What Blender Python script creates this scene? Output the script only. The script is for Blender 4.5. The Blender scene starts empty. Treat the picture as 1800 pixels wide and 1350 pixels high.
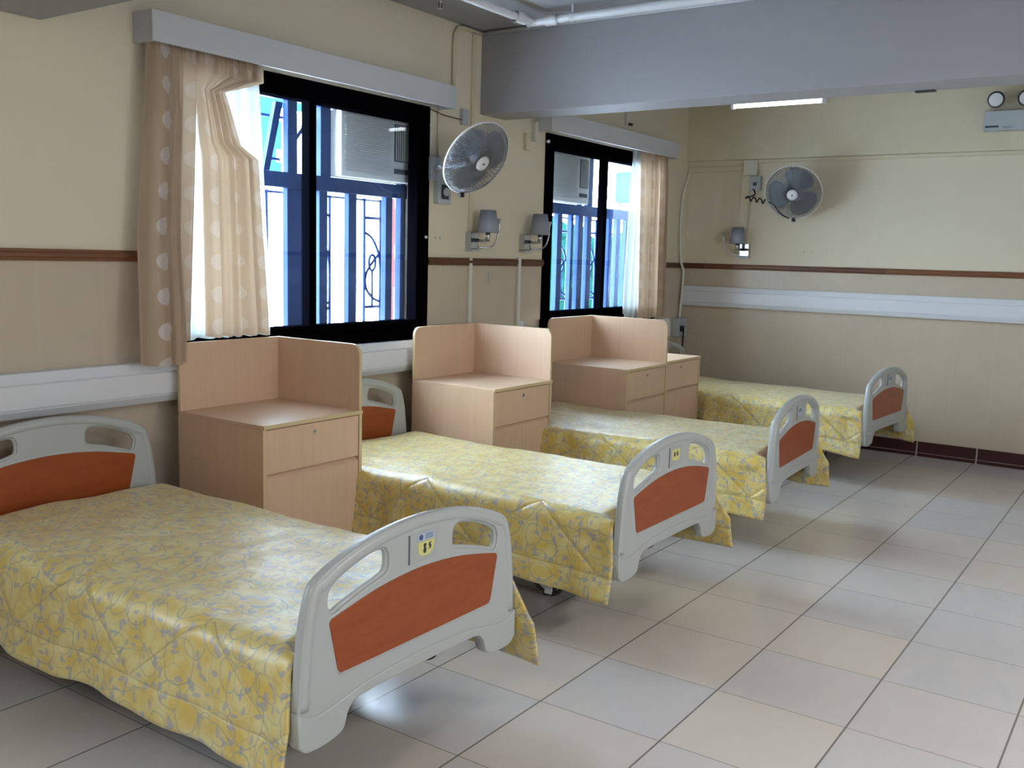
import bpy, bmesh, math, random
from mathutils import Vector, Matrix, noise
S = bpy.context.scene
COL = S.collection
PI = math.pi
random.seed(4)

# ------------------------------------------------------------------ camera
yaw, pitch, roll = 0.60442, 0.13239, 0.02719
FPX = 1696.4
fwd = Vector((math.cos(yaw)*math.cos(pitch), math.sin(yaw)*math.cos(pitch), -math.sin(pitch)))
rgt = Vector((math.sin(yaw), -math.cos(yaw), 0))
upv = rgt.cross(fwd)
r2 = rgt*math.cos(roll)+upv*math.sin(roll)
u2 = -rgt*math.sin(roll)+upv*math.cos(roll)
cam = bpy.data.cameras.new('camera'); camo = bpy.data.objects.new('camera', cam); COL.objects.link(camo)
m = Matrix((r2, u2, -fwd)).transposed().to_4x4(); m.translation = Vector((0, -3.986, 1.6))
camo.matrix_world = m
cam.sensor_width = 36; cam.lens = FPX/1800*36; cam.clip_start = .05; cam.clip_end = 400
S.camera = camo

# ------------------------------------------------------------------ light and exposure
S.view_settings.view_transform = 'Standard'; S.view_settings.look = 'None'
S.view_settings.exposure = 1.25; S.view_settings.gamma = 1; S.view_settings.use_curve_mapping = False
w = bpy.data.worlds.new('World'); S.world = w; w.use_nodes = True
bg = w.node_tree.nodes['Background']; bg.inputs[0].default_value = (.76, .89, 1, 1); bg.inputs[1].default_value = 21

def area(name, loc, rot, sx, sy, power, col, spread=PI, portal=False):
    l = bpy.data.lights.new(name, 'AREA'); l.shape = 'RECTANGLE'; l.size = sx; l.size_y = sy
    l.energy = power; l.color = col; l.spread = spread
    if portal: l.cycles.is_portal = True
    o = bpy.data.objects.new(name, l); COL.objects.link(o); o.location = loc; o.rotation_euler = rot
    return o
area('window_portal', (3.795, .42, 1.78), (-PI/2, 0, 0), 2.3, 1.8, 1, (1, 1, 1), portal=True)
area('window_portal', (7.05, .42, 1.78), (-PI/2, 0, 0), 2.3, 1.8, 1, (1, 1, 1), portal=True)
area('window_portal', (.175, .42, 1.78), (-PI/2, 0, 0), 1.1, 1.8, 1, (1, 1, 1), portal=True)
# added fill lights out of frame
area('far_side_fill', (1.5, -8.2, 1.9), (PI/2, 0, 0), 6.0, 1.6, 50, (.86, .93, 1))
area('ceiling_lamp', (-1.2, -3.2, 2.85), (0, 0, 0), 1.2, .5, 22, (1, .92, .80))
area('ceiling_lamp', (3.4, -5.2, 2.95), (0, 0, 0), 1.2, .5, 28, (1, .95, .88))

# ------------------------------------------------------------------ materials
def mat(name, col, rough=.5, metal=0, **k):
    mt = bpy.data.materials.new(name); mt.use_nodes = True
    b = mt.node_tree.nodes['Principled BSDF']
    b.inputs['Base Color'].default_value = (*col, 1); b.inputs['Roughness'].default_value = rough
    b.inputs['Metallic'].default_value = metal
    for a, v in k.items(): b.inputs[a.replace('_', ' ')].default_value = v
    return mt
class N:
    def __init__(s, mt): s.t = mt.node_tree; s.b = s.t.nodes['Principled BSDF']
    def n(s, typ, **k):
        nd = s.t.nodes.new('ShaderNode'+typ)
        for a, v in k.items(): setattr(nd, a, v)
        return nd
    def l(s, a, b): s.t.links.new(a, b)
    def val(s, x, sock):
        if hasattr(x, 'is_linked'): s.l(x, sock)
        else: sock.default_value = x
    def m(s, op, a, b=0.0, c=0.0, clamp=False):
        nd = s.n('Math', operation=op); nd.use_clamp = clamp
        s.val(a, nd.inputs[0]); s.val(b, nd.inputs[1]); s.val(c, nd.inputs[2]); return nd.outputs[0]
    def mix(s, f, a, b):
        nd = s.n('Mix', data_type='RGBA'); s.val(f, nd.inputs[0])
        for v, i in ((a, 6), (b, 7)):
            if hasattr(v, 'is_linked'): s.l(v, nd.inputs[i])
            else: nd.inputs[i].default_value = (*v, 1)
        return nd.outputs[2]
    def noise(s, vec, sc, det=3, rough=.5, dist=0):
        nd = s.n('TexNoise'); nd.inputs['Scale'].default_value = sc; nd.inputs['Detail'].default_value = det
        nd.inputs['Roughness'].default_value = rough; nd.inputs['Distortion'].default_value = dist
        if vec is not None: s.l(vec, nd.inputs['Vector'])
        return nd
    def mapping(s, vec, scale=(1, 1, 1), rot=(0, 0, 0), loc=(0, 0, 0)):
        nd = s.n('Mapping'); nd.inputs['Scale'].default_value = scale; nd.inputs['Rotation'].default_value = rot
        nd.inputs['Location'].default_value = loc; s.l(vec, nd.inputs['Vector']); return nd.outputs[0]
    def bump(s, h, st, dist=.01):
        nd = s.n('Bump'); nd.inputs['Strength'].default_value = st; nd.inputs['Distance'].default_value = dist
        s.l(h, nd.inputs['Height']); s.l(nd.outputs[0], s.b.inputs['Normal'])
    def xyz(s, geo=True):
        if geo: v = s.n('NewGeometry').outputs['Position']
        else: v = s.n('TexCoord').outputs['Object']
        sp = s.n('SeparateXYZ'); s.l(v, sp.inputs[0]); return v, sp.outputs
    def color(s, c): s.l(c, s.b.inputs['Base Color'])

def line(n, coord, period, off, width):
    """1 on joints at off + k*period"""
    f = n.m('FRACT', n.m('DIVIDE', n.m('SUBTRACT', coord, off), period))
    d = n.m('MINIMUM', f, n.m('SUBTRACT', 1.0, f))
    return n.m('LESS_THAN', d, width/period/2)

def wall_mat(name, axis):
    mt = mat(name, (.6, .55, .4), .6); n = N(mt); v, o = n.xyz()
    nz = n.noise(v, 3.0, 4).outputs[0]
    up = n.mix(n.m('MULTIPLY', nz, .5), (.70, .63, .485), (.66, .59, .455))
    nz2 = n.noise(v, 7, 5, .6).outputs[0]
    lo = n.mix(nz2, (.57, .485, .375), (.49, .415, .32))
    j = line(n, o[axis], .30, .12 if axis == 0 else -.063, .006)
    jz = line(n, o[2], .60, .33, .005)
    jj = n.m('MULTIPLY', n.m('MAXIMUM', j, n.m('MULTIPLY', jz, .5)), .16)
    lo = n.mix(jj, lo, (.66, .62, .54))
    low = n.m('LESS_THAN', o[2], 1.55)
    n.color(n.mix(low, up, lo))
    n.l(n.m('SUBTRACT', .65, n.m('MULTIPLY', low, .33)), n.b.inputs['Roughness'])
    n.bump(n.noise(v, 60, 2).outputs[0], .08, .004)
    return mt
M = {}
M['wallx'] = wall_mat('painted_wall_over_tiles', 0)
M['wally'] = wall_mat('painted_wall_over_tiles_back', 1)
mt = M['paint'] = mat('grey_white_paint', (.50, .50, .53), .6); n = N(mt); v, o = n.xyz()
n.color(n.mix(n.noise(v, 2, 3).outputs[0], (.31, .31, .33), (.34, .34, .365))); n.bump(n.noise(v, 50, 2).outputs[0], .08, .004)
mt = M['cream'] = mat('cream_paint', (.60, .54, .38), .55)
n = N(mt); v, o = n.xyz(); n.color(n.mix(n.noise(v, 5, 3).outputs[0], (.60, .54, .38), (.66, .60, .44)))

# floor
mt = M['floor'] = mat('polished_floor_tiles', (.5, .48, .46), .14); n = N(mt); v, o = n.xyz()
PX, PY, OX, OY = .48759, .47600, 5.73493, -2.20942
lx = line(n, o[0], PX, OX, .0045); ly = line(n, o[1], PY, OY, .007)
cx = n.m('FLOOR', n.m('DIVIDE', n.m('SUBTRACT', o[0], OX), PX)); cy = n.m('FLOOR', n.m('DIVIDE', n.m('SUBTRACT', o[1], OY), PY))
cmb = n.n('CombineXYZ'); n.l(cx, cmb.inputs[0]); n.l(cy, cmb.inputs[1])
wn = n.n('TexWhiteNoise'); n.l(cmb.outputs[0], wn.inputs['Vector'])
base = n.mix(wn.outputs[0], (.64, .58, .51), (.55, .545, .565))
va = n.n('VectorMath', operation='MULTIPLY_ADD'); n.l(wn.outputs['Color'], va.inputs[0]); va.inputs[1].default_value = (9, 9, 9); n.l(n.mapping(v, (1, 2.2, 1)), va.inputs[2])
vein = n.noise(va.outputs[0], 3.2, 6, .6, 1.2).outputs[0]
base = n.mix(n.m('MULTIPLY', n.m('SUBTRACT', vein, .35, clamp=True), 1.3, clamp=True), base, (.66, .63, .59))
ln = n.m('MAXIMUM', n.m('MULTIPLY', lx, .70), n.m('MULTIPLY', ly, .9))
n.color(n.mix(ln, base, (.17, .155, .15)))
n.l(n.m('ADD', .145, n.m('MULTIPLY', n.noise(v, 14, 3).outputs[0], .08)), n.b.inputs['Roughness'])

mt = M['skirt'] = mat('dark_maroon_skirting_tile', (.045, .012, .012), .2); n = N(mt); v, o = n.xyz()
j = line(n, o[1], .467, -2.237, .012); jz = n.m('COMPARE', o[2], .030, .0025)
n.color(n.mix(n.m('MAXIMUM', j, n.m('MULTIPLY', jz, .6)), (.045, .012, .012), (.40, .33, .30)))

def wood(name, c1, c2, sc=(1, 1, 1), rough=.4, detail=5, k=1.0):
    mt = mat(name, c1, rough); n = N(mt); v = n.n('TexCoord').outputs['Object']
    a = n.noise(n.mapping(v, sc), 6, detail, .6, .6).outputs[0]
    b = n.noise(n.mapping(v, tuple(x*4 for x in sc)), 9, 3, .6).outputs[0]
    f = n.m('ADD', n.m('MULTIPLY', a, .6), n.m('MULTIPLY', b, .4))
    n.color(n.mix(n.m('MULTIPLY', n.m('SUBTRACT', f, .3, clamp=True), 2.2*k, clamp=True), c1, c2)); return mt
M['beech'] = wood('pale_beech_laminate', (.68, .475, .33), (.59, .405, .275), (6, 6, .35), .35)
M['beech_edge'] = mat('pale_edge_banding', (.60, .47, .27), .35)
M['dark_gap'] = mat('shadow_gap_brown', (.16, .09, .045), .7)
M['veneer'] = wood('red_brown_wood_veneer', (.34, .074, .012), (.23, .042, .008), (.8, 3, 7), .35)
M['rail_wood'] = wood('brown_wood_rail', (.22, .085, .032), (.15, .052, .02), (.6, .6, 8), .4)
mt = M['rail_wood']; n = N(mt); v, o = n.xyz()
cc = n.n('CombineXYZ'); n.l(n.m('FLOOR', n.m('DIVIDE', n.m('ADD', o[1], n.m('MULTIPLY', o[0], .41)), .83)), cc.inputs[0])
w2 = n.n('TexWhiteNoise'); n.l(cc.outputs[0], w2.inputs['Vector'])
src = n.b.inputs['Base Color'].links[0].from_socket
mm = n.n('Mix', data_type='RGBA', blend_type='MULTIPLY'); mm.inputs[0].default_value = 1; n.l(src, mm.inputs[6])
mr = n.n('MapRange'); n.l(w2.outputs[0], mr.inputs[0]); mr.inputs[3].default_value = .45; mr.inputs[4].default_value = 1.25
n.l(mr.outputs[0], mm.inputs[7]); n.color(mm.outputs[2])
M['plastic'] = mat('light_grey_bed_plastic', (.42, .445, .44), .33)
M['plastic2'] = mat('grey_bed_plastic_plate', (.40, .42, .41), .4)
M['whitepvc'] = mat('white_pvc', (.68, .70, .74), .3)
M['valance'] = mat('white_painted_board', (.54, .555, .585), .45)
M['black'] = mat('black_aluminium', (.0015, .0015, .0025), .6, Specular_IOR_Level=.15)
M['rubber'] = mat('black_rubber', (.012, .012, .014), .6)
M['blueframe'] = mat('dark_blue_outer_frame', (.014, .040, .125), .5, 0, Specular_IOR_Level=.1)
M['steel'] = mat('dark_bed_steel', (.05, .05, .055), .45, .3)
M['whitemetal'] = mat('white_metal', (.60, .62, .66), .35)
M['chrome'] = mat('chrome', (.50, .52, .56), .2, 1)
M['greycloth'] = mat('grey_lamp_shade_cloth', (.27, .29, .34), .8)
M['fan_grey'] = mat('grey_fan_plastic', (.34, .37, .42), .4)
M['fan_wire'] = mat('grey_fan_wire', (.16, .17, .19), .4, .3)
M['fan_cap'] = mat('pale_fan_cap', (.68, .68, .70), .4)
M['switch'] = mat('grey_switch_box', (.42, .46, .48), .45)
M['ivory'] = mat('ivory_plastic', (.66, .65, .56), .45)
M['ac'] = mat('ac_grille_plastic', (.62, .62, .62), .5)
M['ac_dark'] = mat('ac_dark_vent', (.05, .055, .07), .6)
M['sticker_y'] = mat('yellow_label', (.62, .60, .22), .5)
M['sticker_b'] = mat('pale_blue_label', (.42, .50, .60), .5)
M['ink'] = mat('dark_ink', (.03, .04, .05), .6)
M['ink_b'] = mat('blue_ink', (.06, .10, .22), .6)
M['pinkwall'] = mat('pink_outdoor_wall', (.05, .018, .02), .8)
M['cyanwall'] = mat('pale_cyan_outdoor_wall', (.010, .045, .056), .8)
M['whitewall'] = mat('white_outdoor_wall', (.9, .92, .94), .8)
M['foliage'] = mat('outdoor_foliage', (.045, .17, .085), .8)
n = N(M['foliage']); v, o = n.xyz(); n.color(n.mix(n.noise(v, 3, 4).outputs[0], (.0012, .011, .012), (.005, .032, .026)))
M['ground'] = mat('outdoor_paving', (.75, .76, .78), .9)
mt = M['blade'] = mat('grey_fan_blade', (.25, .28, .34), .3); 
mt = M['tube'] = mat('fluorescent_tube', (1, 1, 1), .5); b = mt.node_tree.nodes['Principled BSDF']
b.inputs['Emission Color'].default_value = (.9, .96, 1, 1); b.inputs['Emission Strength'].default_value = 3.5

mt = M['glass'] = bpy.data.materials.new('window_glass'); mt.use_nodes = True; t = mt.node_tree; t.nodes.clear()
o_ = t.nodes.new('ShaderNodeOutputMaterial'); tr = t.nodes.new('ShaderNodeBsdfTransparent'); tr.inputs[0].default_value = (.93, .97, 1, 1)
gl = t.nodes.new('ShaderNodeBsdfGlossy'); gl.inputs['Roughness'].default_value = .02
mx = t.nodes.new('ShaderNodeMixShader'); mx.inputs[0].default_value = .05
t.links.new(tr.outputs[0], mx.inputs[1]); t.links.new(gl.outputs[0], mx.inputs[2]); t.links.new(mx.outputs[0], o_.inputs[0])

# cloth of the curtains
def curtain_mat(name, col, trans, clear, dots):
    mt = bpy.data.materials.new(name); mt.use_nodes = True; n = N(mt); t = mt.node_tree; b = n.b
    b.inputs['Roughness'].default_value = .55; b.inputs['Sheen Weight'].default_value = .2
    uv = n.n('TexCoord').outputs['UV']; sp = n.n('SeparateXYZ'); n.l(uv, sp.inputs[0])
    base = n.mix(n.noise(n.mapping(uv, (40, 3, 1)), 3, 3).outputs[0], col, tuple(c*.9 for c in col))
    if dots:
        fx = n.m('SUBTRACT', n.m('FRACT', n.m('DIVIDE', sp.outputs[0], .27)), .5)
        fy = n.m('SUBTRACT', n.m('FRACT', n.m('DIVIDE', sp.outputs[1], .158)), .5)
        d = n.m('SQRT', n.m('ADD', n.m('POWER', n.m('MULTIPLY', fx, .19), 2.0), n.m('POWER', n.m('MULTIPLY', fy, .158), 2.0)))
        dot = n.m('LESS_THAN', d, .040)
        col_ = n.m('COMPARE', n.m('FLOOR', n.m('DIVIDE', sp.outputs[0], .27)), 1.0, .1)
        base = n.mix(n.m('MULTIPLY', dot, n.m('ADD', .22, n.m('MULTIPLY', col_, .6))), base, (.62, .56, .54))
        n.l(n.m('SUBTRACT', .55, n.m('MULTIPLY', dot, .25)), b.inputs['Roughness'])
    n.color(base)
    tl = n.n('BsdfTranslucent'); n.l(base, tl.inputs[0]); tp = n.n('BsdfTransparent')
    m1 = n.n('MixShader'); m1.inputs[0].default_value = trans; n.l(b.outputs[0], m1.inputs[1]); n.l(tl.outputs[0], m1.inputs[2])
    m2 = n.n('MixShader'); m2.inputs[0].default_value = clear; n.l(m1.outputs[0], m2.inputs[1]); n.l(tp.outputs[0], m2.inputs[2])
    n.l(m2.outputs[0], t.nodes['Material Output'].inputs[0]); return mt
M['curtain'] = curtain_mat('beige_satin_curtain', (.48, .35, .24), .24, .0, True)
M['sheer'] = curtain_mat('white_sheer_lining', (.60, .66, .66), .16, .26, False)

# quilt
mt = M['quilt'] = mat('yellow_patterned_quilt', (.6, .5, .2), .42, 0, Sheen_Weight=.25, Coat_Weight=.12, Coat_Roughness=.33); n = N(mt)
n.b.inputs['Specular IOR Level'].default_value = .6
uv = n.n('TexCoord').outputs['UV']; sp = n.n('SeparateXYZ'); n.l(uv, sp.inputs[0])
dn = n.noise(uv, 5, 2); 
va = n.n('VectorMath', operation='MULTIPLY_ADD'); n.l(dn.outputs['Color'], va.inputs[0]); va.inputs[1].default_value = (.11, .11, 0); n.l(uv, va.inputs[2]); w_ = va.outputs[0]
patch = n.noise(uv, 13, 3).outputs[0]
base = n.mix(n.m('MULTIPLY', n.m('SUBTRACT', patch, .38, clamp=True), 3.5, clamp=True), (.63, .45, .085), (.69, .61, .28))
def vor(vec, scale, feat, rnd=1.0):
    nd = n.n('TexVoronoi', feature=feat, voronoi_dimensions='2D'); nd.inputs['Scale'].default_value = scale; nd.inputs['Randomness'].default_value = rnd
    n.l(vec, nd.inputs['Vector']); return nd
v1 = vor(w_, 8.5, 'F1'); ring = n.m('COMPARE', v1.outputs['Distance'], .36, .018)
v2 = vor(w_, 8.5, 'DISTANCE_TO_EDGE'); edge = n.m('LESS_THAN', v2.outputs['Distance'], .016)
v1b = vor(n.mapping(w_, (1, 1, 1), (0, 0, .7), (3.3, 1.7, 0)), 6.5, 'F1'); ring2 = n.m('COMPARE', v1b.outputs['Distance'], .42, .014)
ln = n.m('MAXIMUM', n.m('MAXIMUM', ring, n.m('MULTIPLY', edge, .5)), ring2)
base = n.mix(n.m('MULTIPLY', ln, .62), base, (.26, .29, .29))
lf = vor(n.mapping(w_, (1.0, 1.9, 1), (0, 0, .9)), 11, 'F1'); leaf = n.m('LESS_THAN', lf.outputs['Distance'], .15)
lf2 = vor(n.mapping(w_, (1.9, 1.0, 1), (0, 0, -.4), (1, 2, 0)), 10, 'F1'); leaf2 = n.m('LESS_THAN', lf2.outputs['Distance'], .14)
base = n.mix(n.m('MULTIPLY', n.m('MAXIMUM', leaf, leaf2), .55), base, (.24, .28, .45))
# stitched seams: a line along each side and diamonds above it
au = n.m('ABSOLUTE', sp.outputs[0])
s1 = n.m('ABSOLUTE', n.m('SUBTRACT', au, .70))
tri = n.m('PINGPONG', sp.outputs[1], .32)
s2 = n.m('ABSOLUTE', n.m('SUBTRACT', n.m('SUBTRACT', .70, au), n.m('MULTIPLY', tri, .8)))
sd = n.m('MINIMUM', s1, n.m('ADD', s2, n.m('MULTIPLY', n.m('GREATER_THAN', au, .70), 1.0)))
g = n.m('DIVIDE', sd, .02, clamp=True)
n.color(n.mix(n.m('MULTIPLY', n.m('LESS_THAN', sd, .0035), .35), base, (.45, .36, .15)))
fine = n.noise(uv, 26, 3).outputs[0]
n.bump(n.m('ADD', n.m('SQRT', g), n.m('MULTIPLY', fine, .35)), .55, .012)

for k in ('pinkwall', 'cyanwall', 'foliage', 'black'): M[k].node_tree.nodes['Principled BSDF'].inputs['Specular IOR Level'].default_value = 0

# ------------------------------------------------------------------ mesh helpers
class B:
    def __init__(s): s.bm = bmesh.new()
    def box(s, a, b, mi=0):
        x0, y0, z0 = [min(p, q) for p, q in zip(a, b)]; x1, y1, z1 = [max(p, q) for p, q in zip(a, b)]
        v = [s.bm.verts.new(c) for c in ((x0,y0,z0),(x1,y0,z0),(x1,y1,z0),(x0,y1,z0),(x0,y0,z1),(x1,y0,z1),(x1,y1,z1),(x0,y1,z1))]
        for f in ((0,3,2,1),(4,5,6,7),(0,1,5,4),(1,2,6,5),(2,3,7,6),(3,0,4,7)):
            s.bm.faces.new([v[i] for i in f]).material_index = mi
        return s
    def prism(s, pts, plane, t0, t1, mi=0, mi_edge=None):
        """pts 2D polygon; plane 'xz','yz','xy'; extruded along the remaining axis"""
        def P(p, t): return {'xz': (p[0], t, p[1]), 'yz': (t, p[0], p[1]), 'xy': (p[0], p[1], t)}[plane]
        a = [s.bm.verts.new(P(p, t0)) for p in pts]; b = [s.bm.verts.new(P(p, t1)) for p in pts]
        s.bm.faces.new(a).material_index = mi; s.bm.faces.new(b[::-1]).material_index = mi
        k = len(pts)
        for i in range(k):
            f = s.bm.faces.new((a[i], a[(i+1) % k], b[(i+1) % k], b[i])); f.material_index = mi if mi_edge is None else mi_edge
        return s
    def cyl(s, c, ax, r, h, seg=24, r2=None, mi=0, smooth=True):
        """cylinder or cone starting at c along ax for h"""
        c = Vector(c); ax = Vector(ax).normalized(); r2 = r if r2 is None else r2
        q = ax.to_track_quat('Z', 'Y')
        A, Bv = [], []
        for i in range(seg):
            a = 2*PI*i/seg; d = q @ Vector((math.cos(a), math.sin(a), 0))
            A.append(s.bm.verts.new(c+d*r)); Bv.append(s.bm.verts.new(c+ax*h+d*r2))
        for i in range(seg):
            f = s.bm.faces.new((A[i], A[(i+1) % seg], Bv[(i+1) % seg], Bv[i])); f.smooth = smooth; f.material_index = mi
        s.bm.faces.new(A[::-1]).material_index = mi; s.bm.faces.new(Bv).material_index = mi
        return s
    def lathe(s, prof, c=(0, 0, 0), ax=(0, 0, 1), seg=32, mi=0):
        """prof list of (radius, height)"""
        c = Vector(c); q = Vector(ax).normalized().to_track_quat('Z', 'Y'); rings = []
        for r, h in prof:
            rings.append([s.bm.verts.new(c+q @ Vector((r*math.cos(2*PI*i/seg), r*math.sin(2*PI*i/seg), h))) for i in range(seg)])
        for a, b in zip(rings, rings[1:]):
            for i in range(seg):
                f = s.bm.faces.new((a[i], a[(i+1) % seg], b[(i+1) % seg], b[i])); f.smooth = True; f.material_index = mi
        return s
    def tube(s, pts, r, seg=8, mi=0, closed=False, flat=None):
        pts = [Vector(p) for p in pts]; rings = []; k = len(pts); prev = None
        for i, p in enumerate(pts):
            if closed: d = pts[(i+1) % k]-pts[i-1]
            else: d = pts[min(i+1, k-1)]-pts[max(i-1, 0)]
            d.normalize()
            if prev is None:
                a = d.orthogonal().normalized()
            else: a = (prev-d*prev.dot(d)).normalized()
            prev = a; b = d.cross(a)
            rr = r[i] if isinstance(r, (list, tuple)) else r
            rings.append([s.bm.verts.new(p+(a*math.cos(2*PI*j/seg)+b*math.sin(2*PI*j/seg))*rr) for j in range(seg)])
        pairs = list(zip(rings, rings[1:]))
        if closed: pairs.append((rings[-1], rings[0]))
        for A, Bv in pairs:
            for j in range(seg):
                f = s.bm.faces.new((A[j], A[(j+1) % seg], Bv[(j+1) % seg], Bv[j])); f.smooth = True; f.material_index = mi
        if not closed:
            s.bm.faces.new(rings[0][::-1]).material_index = mi; s.bm.faces.new(rings[-1]).material_index = mi
        return s
    def mk(s, name, mats, parent=None, bevel=0, seg=2, recalc=True, loc=None):
        if recalc: bmesh.ops.recalc_face_normals(s.bm, faces=s.bm.faces)
        me = bpy.data.meshes.new(name); s.bm.to_mesh(me); s.bm.free()
        if not isinstance(mats, (list, tuple)): mats = [mats]
        for q in mats: me.materials.append(M[q] if isinstance(q, str) else q)
        o = bpy.data.objects.new(name, me); COL.objects.link(o)
        if parent is not None: o.parent = parent
        if loc: o.location = loc
        if bevel:
            md = o.modifiers.new('bevel', 'BEVEL'); md.width = bevel; md.segments = seg; md.limit_method = 'ANGLE'; md.angle_limit = .7
            md.harden_normals = False
        return o
def smooth_path(pts, n=8):
    pts = [Vector(p) for p in pts]; out = []
    for i in range(len(pts)-1):
        p0 = pts[max(i-1, 0)]; p1 = pts[i]; p2 = pts[i+1]; p3 = pts[min(i+2, len(pts)-1)]
        for k in range(n):
            t = k/n
            out.append(.5*((2*p1)+(p2-p0)*t+(2*p0-5*p1+4*p2-p3)*t*t+(3*p1-p0-3*p2+p3)*t**3))
    out.append(pts[-1]); return out
def thing(name, label, cat, loc=(0, 0, 0), group=None, rz=0):
    o = bpy.data.objects.new(name, None); COL.objects.link(o); o.location = loc; o.rotation_euler = (0, 0, rz)
    o.empty_display_size = .1
    return tag(o, label, cat, group)
def tag(o, label, cat, group=None):
    o['label'] = label; o['category'] = cat
    if group: o['group'] = group
    return o
def struct(o, label=None):
    o['kind'] = 'structure'
    if label: o['label'] = label; o['category'] = o.name.split('_')[0]
    return o

# ------------------------------------------------------------------ the room
XB = 8.635; ZC = 3.06; YR = -8.6; XN = -4.5
W0 = (-.25, .60); W1 = (2.81, 4.78); W2 = (6.12, 7.98); WZ = (1.05, 2.505)
struct(B().box((XN, YR, -.1), (XB+.2, .25, 0)).mk('floor', 'floor'), 'polished beige floor tiles with dark joints')
struct(B().box((XN, YR, ZC), (XB+.2, .25, ZC+.12)).mk('ceiling', 'paint'), 'grey white ceiling above the ward')
b = B()
for x0, x1 in ((XN, W0[0]), (W0[1], W1[0]), (W1[1], W2[0]), (W2[1], XB+.2)): b.box((x0, 0, 0), (x1, .25, ZC))
for x0, x1 in (W0, W1, W2): b.box((x0, 0, 0), (x1, .25, WZ[0])).box((x0, 0, WZ[1]), (x1, .25, ZC))
struct(b.mk('wall_left', 'wallx'), 'cream window wall, beige tiles below the wood rail')
struct(B().box((XB, YR, 0), (XB+.2, 0, ZC)).mk('wall_back', 'wally'), 'cream back wall with beige tiled lower half')
struct(B().box((XN, YR-.2, 0), (XB+.2, YR, ZC)).mk('wall_right', 'wallx'), 'cream wall opposite the windows')
struct(B().box((XN-.2, YR, 0), (XN, .25, ZC)).mk('wall_near', 'wally'), 'cream wall behind the viewer')
struct(B().box((5.31, YR, 2.527), (5.60, 0, ZC)).mk('trim_1', 'paint', bevel=.006), 'deep grey white ceiling beam crossing between the two windows')
struct(B().box((1.98, YR, 2.509), (2.28, 0, ZC)).mk('trim_2', 'paint', bevel=.006), 'ceiling beam at the upper left corner')
struct(B().box((XB-.05, YR, 2.525), (XB, 0, ZC)).mk('trim_3', 'cream', bevel=.004), 'shallow cream beam along the top of the back wall')
def rail(name, a, b_, z0=1.525, z1=1.575):
    bb = B()
    x0, y0 = a; x1, y1 = b_
    h = z1-z0
    prof = [(0, z0), (.014, z0), (.016, z0+h*.25), (.022, z0+h*.35), (.022, z0+h*.65), (.016, z0+h*.75), (.014, z1), (0, z1)]
    if y0 == y1: bb.prism([(y0-p, z) for p, z in prof], 'yz', x0, x1)
    else: bb.prism([(x0-p, z) for p, z in prof], 'xz', y0, y1)
    return struct(bb.mk(name, 'rail_wood'))
rail('trim_4', (W0[1], 0), (W1[0], 0))['label'] = 'brown wood dado rail left of the near window'
rail('trim_5', (W1[1], 0), (W2[0], 0))['label'] = 'brown wood dado rail between the two windows'
rail('trim_6', (W2[1], 0), (XB, 0))['label'] = 'short brown wood dado rail right of the far window'
rail('trim_7', (XB, YR), (XB, 0))['label'] = 'brown wood dado rail on the back wall'
struct(B().box((XB-.012, YR, 0), (XB, 0, .125)).box((XB-.018, YR, 0), (XB-.012, 0, .032)).mk('baseboard_back', 'skirt', bevel=.002), 'dark maroon tile skirting on the back wall')
struct(B().box((XN, -.012, 0), (XB, 0, .125)).mk('baseboard_left', 'skirt'), 'dark maroon tile skirting under the windows')

# bumper trunking
def trunk(name, wall, lo, hi, z0, z1, d, label):
    h = z1-z0
    prof = [(0, z0), (d*.72, z0), (d*.95, z0+h*.17), (d*.95, z0+h*.19), (d*.90, z0+h*.195), (d*.90, z0+h*.215), (d, z0+h*.22),
            (d, z0+h*.74), (d*.90, z0+h*.745), (d*.90, z0+h*.765), (d*.97, z0+h*.77), (d*.78, z1), (0, z1)]
    bb = B()
    if wall == 'L': bb.prism([(-p, z) for p, z in prof], 'yz', lo, hi)
    else: bb.prism([(XB-p, z) for p, z in prof], 'xz', lo, hi)
    return tag(bb.mk(name, 'whitepvc', bevel=.003), label, 'trunking')
trunk('wall_trunking', 'L', XN+.01, 8.2, .872, 1.062, .095, 'wide white grooved trunking running low along the window wall')
trunk('wall_trunking', 'B', YR+.01, -.02, 1.172, 1.358, .07, 'wide white grooved trunking below the rail on the back wall')

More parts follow.
